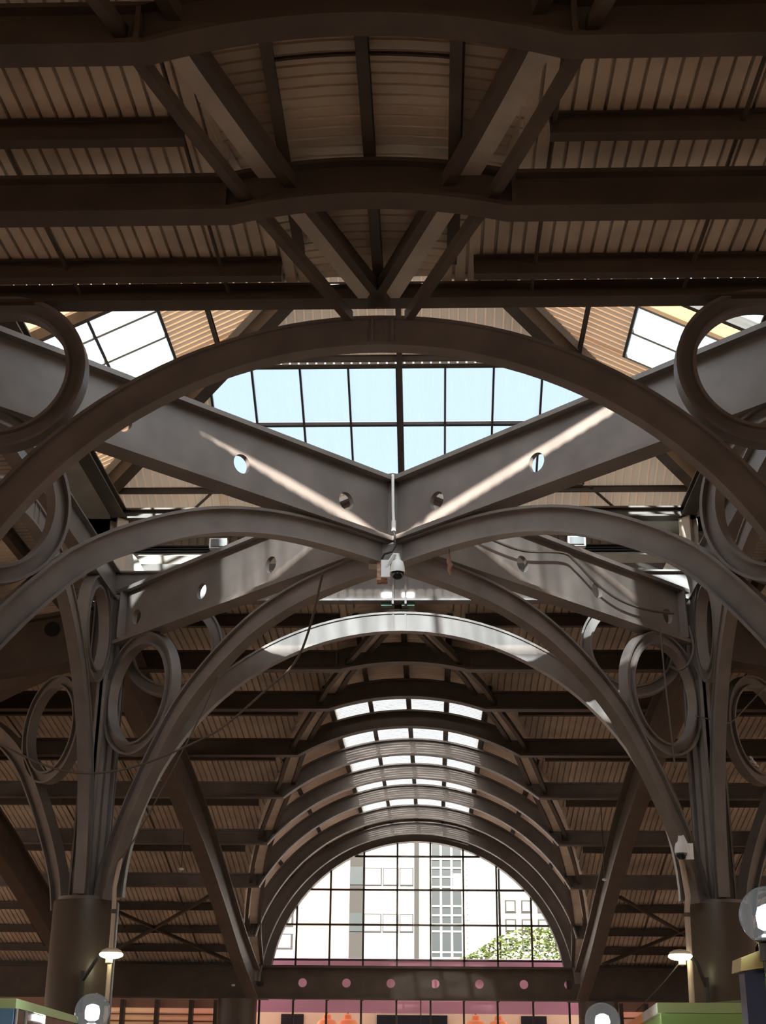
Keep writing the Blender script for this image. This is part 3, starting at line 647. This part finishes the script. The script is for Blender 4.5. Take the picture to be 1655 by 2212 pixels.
def dome(label,x,y,z,wx,wy,wz,boxmat,k=1.0):
    t=thing('dome_camera',label,'security camera',(x,y,z-.03),'dome cameras')
    MB().lathe((x,y,z),[(.0195,-.004),(.0195,.002),(.0185,.014),(.015,.026),(.008,.032),(.007,.04)],24).build('housing','white',t,True)
    MB().lathe((x,y,z-.004),[(.001,-.019),(.008,-.0175),(.014,-.012),(.017,-.004),(.0172,0)],24).build('lens_dome','black',t,True)
    MB().tube([(x,y,z+.036),(x,y,z+.046),(x+(wx-x)*.25,y+(wy-y)*.25,z+.048),(wx,wy,wz)],.0065,10).build('arm','white',t,True)
    MB().box(wx-.012,wx+.012,wy-.006,wy+.006,wz-.026,wz+.022).build('wall_plate',boxmat,t)
dome('white dome camera hanging below the centre of the crossed girders',.016,-.075,1.222,-.016,-.06,1.236,'white')
cb=thing('junction_box','rusty junction box beside the central dome camera','box',(-.024,-.045,1.21)); MB().box(-.040,-.012,-.055,-.02,1.205,1.262).build('box','rust',cb); MB().box(-.062,-.04,-.05,-.035,1.242,1.252).build('cable_gland','pale',cb)
dome('white dome camera on the arch foot at the far right column',.868,.835,.628,.894,.838,.632,'white')
t=thing('conduit','pale conduit hanging down the middle joint of the girders','conduit',(.01,-.05,1.29))
MB().tube([(0,-.045,1.512),(.001,-.052,1.505),(.002,-.052,1.42),(.004,-.052,1.37)],.004,8).build('tube','white',t,True); MB().lathe((.004,-.052,1.345),[(.006,0),(.006,.03)],10).build('coupling','white',t)
MB().tube([(.004,-.052,1.345),(.008,-.052,1.33),(.008,-.055,1.30),(0,-.06,1.283),(-.02,-.055,1.278),(-.03,-.045,1.262)],.003,8).build('flexible_tail','dark',t,True)
for x,lb in ((-.047,'left'),(.024,'right')):
    t=thing('emergency_light','small teal emergency light %s of the post above the far crossing arch'%lb,'lamp',(x,1.01,1.48),'emergency lights')
    MB().box(x-.022,x+.022,1.0,1.03,1.478,1.508).build('housing','teal',t); MB().box(x-.019,x+.019,.992,1.0,1.508,1.522).build('lens','lampw',t)
t=thing('arch_post','pair of vertical plates linking the far crossing arch to the opening edge','post',(-.02,1,1.47))
for x in (-.032,.012): MB().box(x,x+.007,.975,1.025,1.477,1.585).build('plate','steel',t)
for lb,p in (('floodlight on top of the near right girder, below the wide skylight',(.515,-.50,1.515)),('small white floodlight on top of the far left girder',(-.57,.56,1.515)),('small white floodlight on top of the far right girder',(.56,.55,1.515))):
    t=thing('girder_floodlight',lb,'lamp',p,'girder floodlights'); x,y,z=p
    MB().box(x-.028,x+.028,y-.012,y+.012,z+.008,z+.04).build('housing','white',t); MB().box(x-.022,x+.022,y-.018,y-.012,z+.012,z+.036).build('lens','winlight',t); MB().box(x-.006,x+.006,y-.006,y+.006,z-.003,z+.008).build('foot','dark',t)
for lb,p in (('small pale bulb hanging under the far roof left of the left rafter',(-1.073,3.061,.86)),('small pale bulb by the foot of the left sloping rafter',(-1.10,5.213,.46)),('small pale bulb beside the right sloping rafter',(.933,3.368,.86))):
    t=thing('bulb',lb,'bulb',p,'roof bulbs'); x,y,z=p
    MB().ball(p,.012,12,.6).build('globe','white',t,True); MB().tube([(x,y,z+.008),(x,y,min(rb(y) if abs(x)>1.0 and False else zs(y)-.01,z+.6))],.0025,6).build('cord','cable',t)
# cables
def cable(label,pts,r=.0035,knots=(),sm=True):
    P=[V(p) for p in pts]; Q=[]
    for i in range(len(P)-1):
        a,b,c,d=P[max(i-1,0)],P[i],P[i+1],P[min(i+2,len(P)-1)]
        for j in range(6):
            t=j/6; Q.append(.5*((2*b)+(c-a)*t+(2*a-5*b+4*c-d)*t*t+(3*b-a-3*c+d)*t**3))
    Q.append(P[-1])
    o=MB().tube(Q,r,6).build('cable','cable',None,True); tag(o,label,'cable','hanging cables')
cable('long slack cable swooping from the left arch across the far left column',[(-.20,.12,1.283),(-.245,.25,1.16),(-.30,.38,1.095),(-.40,.48,1.035),(-.52,.56,.955),(-.62,.6,.91),(-.78,.62,.848),(-.93,.64,.826),(-1.07,.66,.85),(-1.25,.68,.93)])
cable('straight thin cable from the left arch down to the far left column foot',[(-.53,.55,1.157),(-.60,.60,1.00),(-.70,.66,.815),(-.80,.72,.645),(-.86,.78,.585)],.0025)
cable('cable looping along the far right girder to its column',[(.236,.186,1.433),(.277,.227,1.427),(.377,.327,1.428),(.505,.455,1.468),(.551,.501,1.454),(.62,.57,1.407),(.701,.651,1.38),(.802,.752,1.381),(.90,.85,1.40)],.0045)
cable('thin cable tied round the far right column',[(.955,.90,1.07),(1.04,.90,1.05),(1.08,.93,1.06),(1.15,.98,1.13),(1.25,1.0,1.23)],.0025)
cable('thin cable dropping beside the steel ring at the far right column',[(.845,.80,1.33),(.85,.80,1.15),(.857,.80,1.0),(.862,.80,.88)],.003)
cable('dark cable bowing from the far right column post under its ring',[(.95,.86,1.36),(.955,.84,1.28),(.93,.82,1.22),(.90,.82,1.20),(.87,.82,1.215)],.004)
cable('pair of guy wires below the right floodlight',[(.842,.86,.30),(.79,.9,.24),(.72,.95,.17)],.002)
t=thing('hanging_rag','twisted brown rag hanging from the near right half arch','rag',(.15,-.15,1.16)); MB().tube([(.152,-.155,1.262),(.152,-.155,1.235)],.0015,6).build('string','cable',t)
MB().tube([(.152,-.155,1.238),(.150,-.155,1.222),(.155,-.155,1.21),(.151,-.155,1.196),(.154,-.155,1.18)],[.003,.006,.008,.005,.002],8).build('cloth','rag',t,True)
# pigeon on the side ring
t=thing('pigeon','grey and white pigeon perched inside the side bay ring at far right','bird',(1.197,1.195,.953))
bp=[(-.019,-.012),(-.012,-.006),(-.004,0),(.002,.007),(.005,.015),(.006,.022),(.009,.026),(.014,.026)]; rr=[.002,.006,.010,.0095,.006,.0055,.005,.001]
bx=1.197; bz=.972
MB().tube([(bx-a,1.195,bz+h) for a,h in bp],rr,12).build('body','bird',t,True)
for s_ in (-.004,.004): MB().tube([(bx,1.195+s_,bz-.004),(bx,1.195+s_,bz-.019)],.001,6).build('leg','rust',t)
# ------------------------------------------------------------------ stalls and globe lamps
def kiosk_frame(px,py,ang):
    ca,sa=cos(ang),sin(ang)
    return lambda u,v,z:(px+u*ca-v*sa,py+u*sa+v*ca,z)
def kbox(f,u0,u1,v0,v1,z0,z1): 
    p=[f(u,v,z) for z in (z0,z1) for u,v in ((u0,v0),(u1,v0),(u1,v1),(u0,v1))]
    return MB().add(p,[(0,3,2,1),(4,5,6,7),(0,1,5,4),(1,2,6,5),(2,3,7,6),(3,0,4,7)])
# right stall
f=kiosk_frame(.52,-.8,-math.radians(4.8))
k1=thing('market_stall','green market stall with a grey pitched cover at lower right','stall',(.7,-.4,-.29),'market stalls')
kbox(f,.01,.42,.01,1.18,-.29,.10).build('body','green2',k1)
kbox(f,0,.43,0,.02,.1015,.119).build('fascia','green',k1)
kbox(f,.006,.43,.004,.02,.03,.1005).build('sign_panel','green2',k1)
kbox(f,0,.012,.02,.5,.1,.119).build('side_fascia','pale',k1); kbox(f,0,.012,.5,1.18,.1,.119).build('side_sign','orange',k1)
p=[f(.05,.10,.1195),f(.43,.10,.1195),f(.43,.10,.150),f(.05,1.1,.1195),f(.43,1.1,.1195),f(.43,1.1,.150)]
MB().add(p,[(0,1,2),(3,5,4),(0,3,4,1),(1,4,5,2),(2,5,3,0)]).build('cover','roofgrey',k1)
kbox(f,.012,.03,.14,.24,.075,.098).build('side_glow','lampw',k1)  # white glowing box on the stall side
# left stall
f=kiosk_frame(-.676,-.8,math.radians(7))
k2=thing('market_stall','blue and green market stall with glass side at lower left','stall',(-.8,-.4,-.29),'market stalls')
kbox(f,-.45,-.01,.012,1.0,-.29,.09).build('body','blue',k2)
kbox(f,-.46,0,0,.02,.099,.1167).build('fascia','green',k2); kbox(f,-.02,0,.02,1.0,.1,.1167).build('side_fascia','green',k2)
kbox(f,-.45,-.003,.004,.012,-.29,.099).build('front_panel','blue',k2)
kbox(f,-.012,-.002,.02,1.0,-.1,.099).build('side_glass','tint',k2)
MB().plate([f(-.16,.002,.095),f(-.03,.002,.055),f(-.16,.002,.03)],.002,(0,1,0)).build('triangle_emblem','green',k2)
for v in (.02,.14,.4): kbox(f,-.006,.001,v,v+.012,-.29,.10).build('frame_post','pale',k2)
kbox(f,-.02,-.0,.26,.40,.086,.097).build('side_glow','lampw',k2)  # glowing strip put in for the white reflection on the side glass
# near right stall
k3=thing('market_stall','nearest stall corner with navy post and olive cap at the right edge','stall',(.55,-1.85,-.29),'market stalls')
MB().box(.452,.474,-1.9,-1.87,-.29,.106).build('corner_post','navy',k3); MB().box(.474,.75,-1.89,-1.875,-.29,.098).build('body','green2',k3)
MB().add([(.446,-1.91,.104),(.475,-1.915,.108),(.475,-1.86,.108),(.446,-1.86,.104),(.448,-1.91,.118),(.475,-1.915,.128),(.475,-1.86,.128),(.448,-1.86,.118)],[(0,3,2,1),(4,5,6,7),(0,1,5,4),(1,2,6,5),(2,3,7,6),(3,0,4,7)]).build('cap','gold',k3)
MB().box(.475,.75,-1.90,-1.88,.098,.125).build('fascia','green2',k3)
def globe(label,x,y,z,r,post):
    t=thing('globe_lamp',label,'lamp',(x,y,post),'globe lamps')
    MB().ball((x,y,z),r,40,1,20).build('globe','globe',t,True)
    MB().lathe((x,y,z-r*.95),[(r*.42,-.018),(r*.42,0),(r*.5,.002),(r*.5,.006),(r*.3,.01)],20).build('collar','black',t,True)
    MB().lathe((x,y,z-r*.85),[(r*.2,0),(r*.2,r*.35)],16).build('socket','dark',t,True)
    MB().lathe((x,y,z-r*.5),[(r*.2,0),(r*.38,r*.1),(r*.42,r*.5),(r*.34,r*.78),(r*.1,r*.88)],20).build('bulb','lampw',t,True)
    MB().tube([(x,y,z-r-.012),(x,y,post)],r*.32,12).build('post','black',t,True)
globe('large clear globe lamp at the right edge over the navy stall post',.477,-1.93,.161,.0315,.10)
globe('clear globe lamp at lower left beside the blue and green stall',-.53,-.8,.095,.0325,-.29)
globe('clear globe lamp at the bottom, left of the green stall',.418,-.8,.086,.0325,-.29)
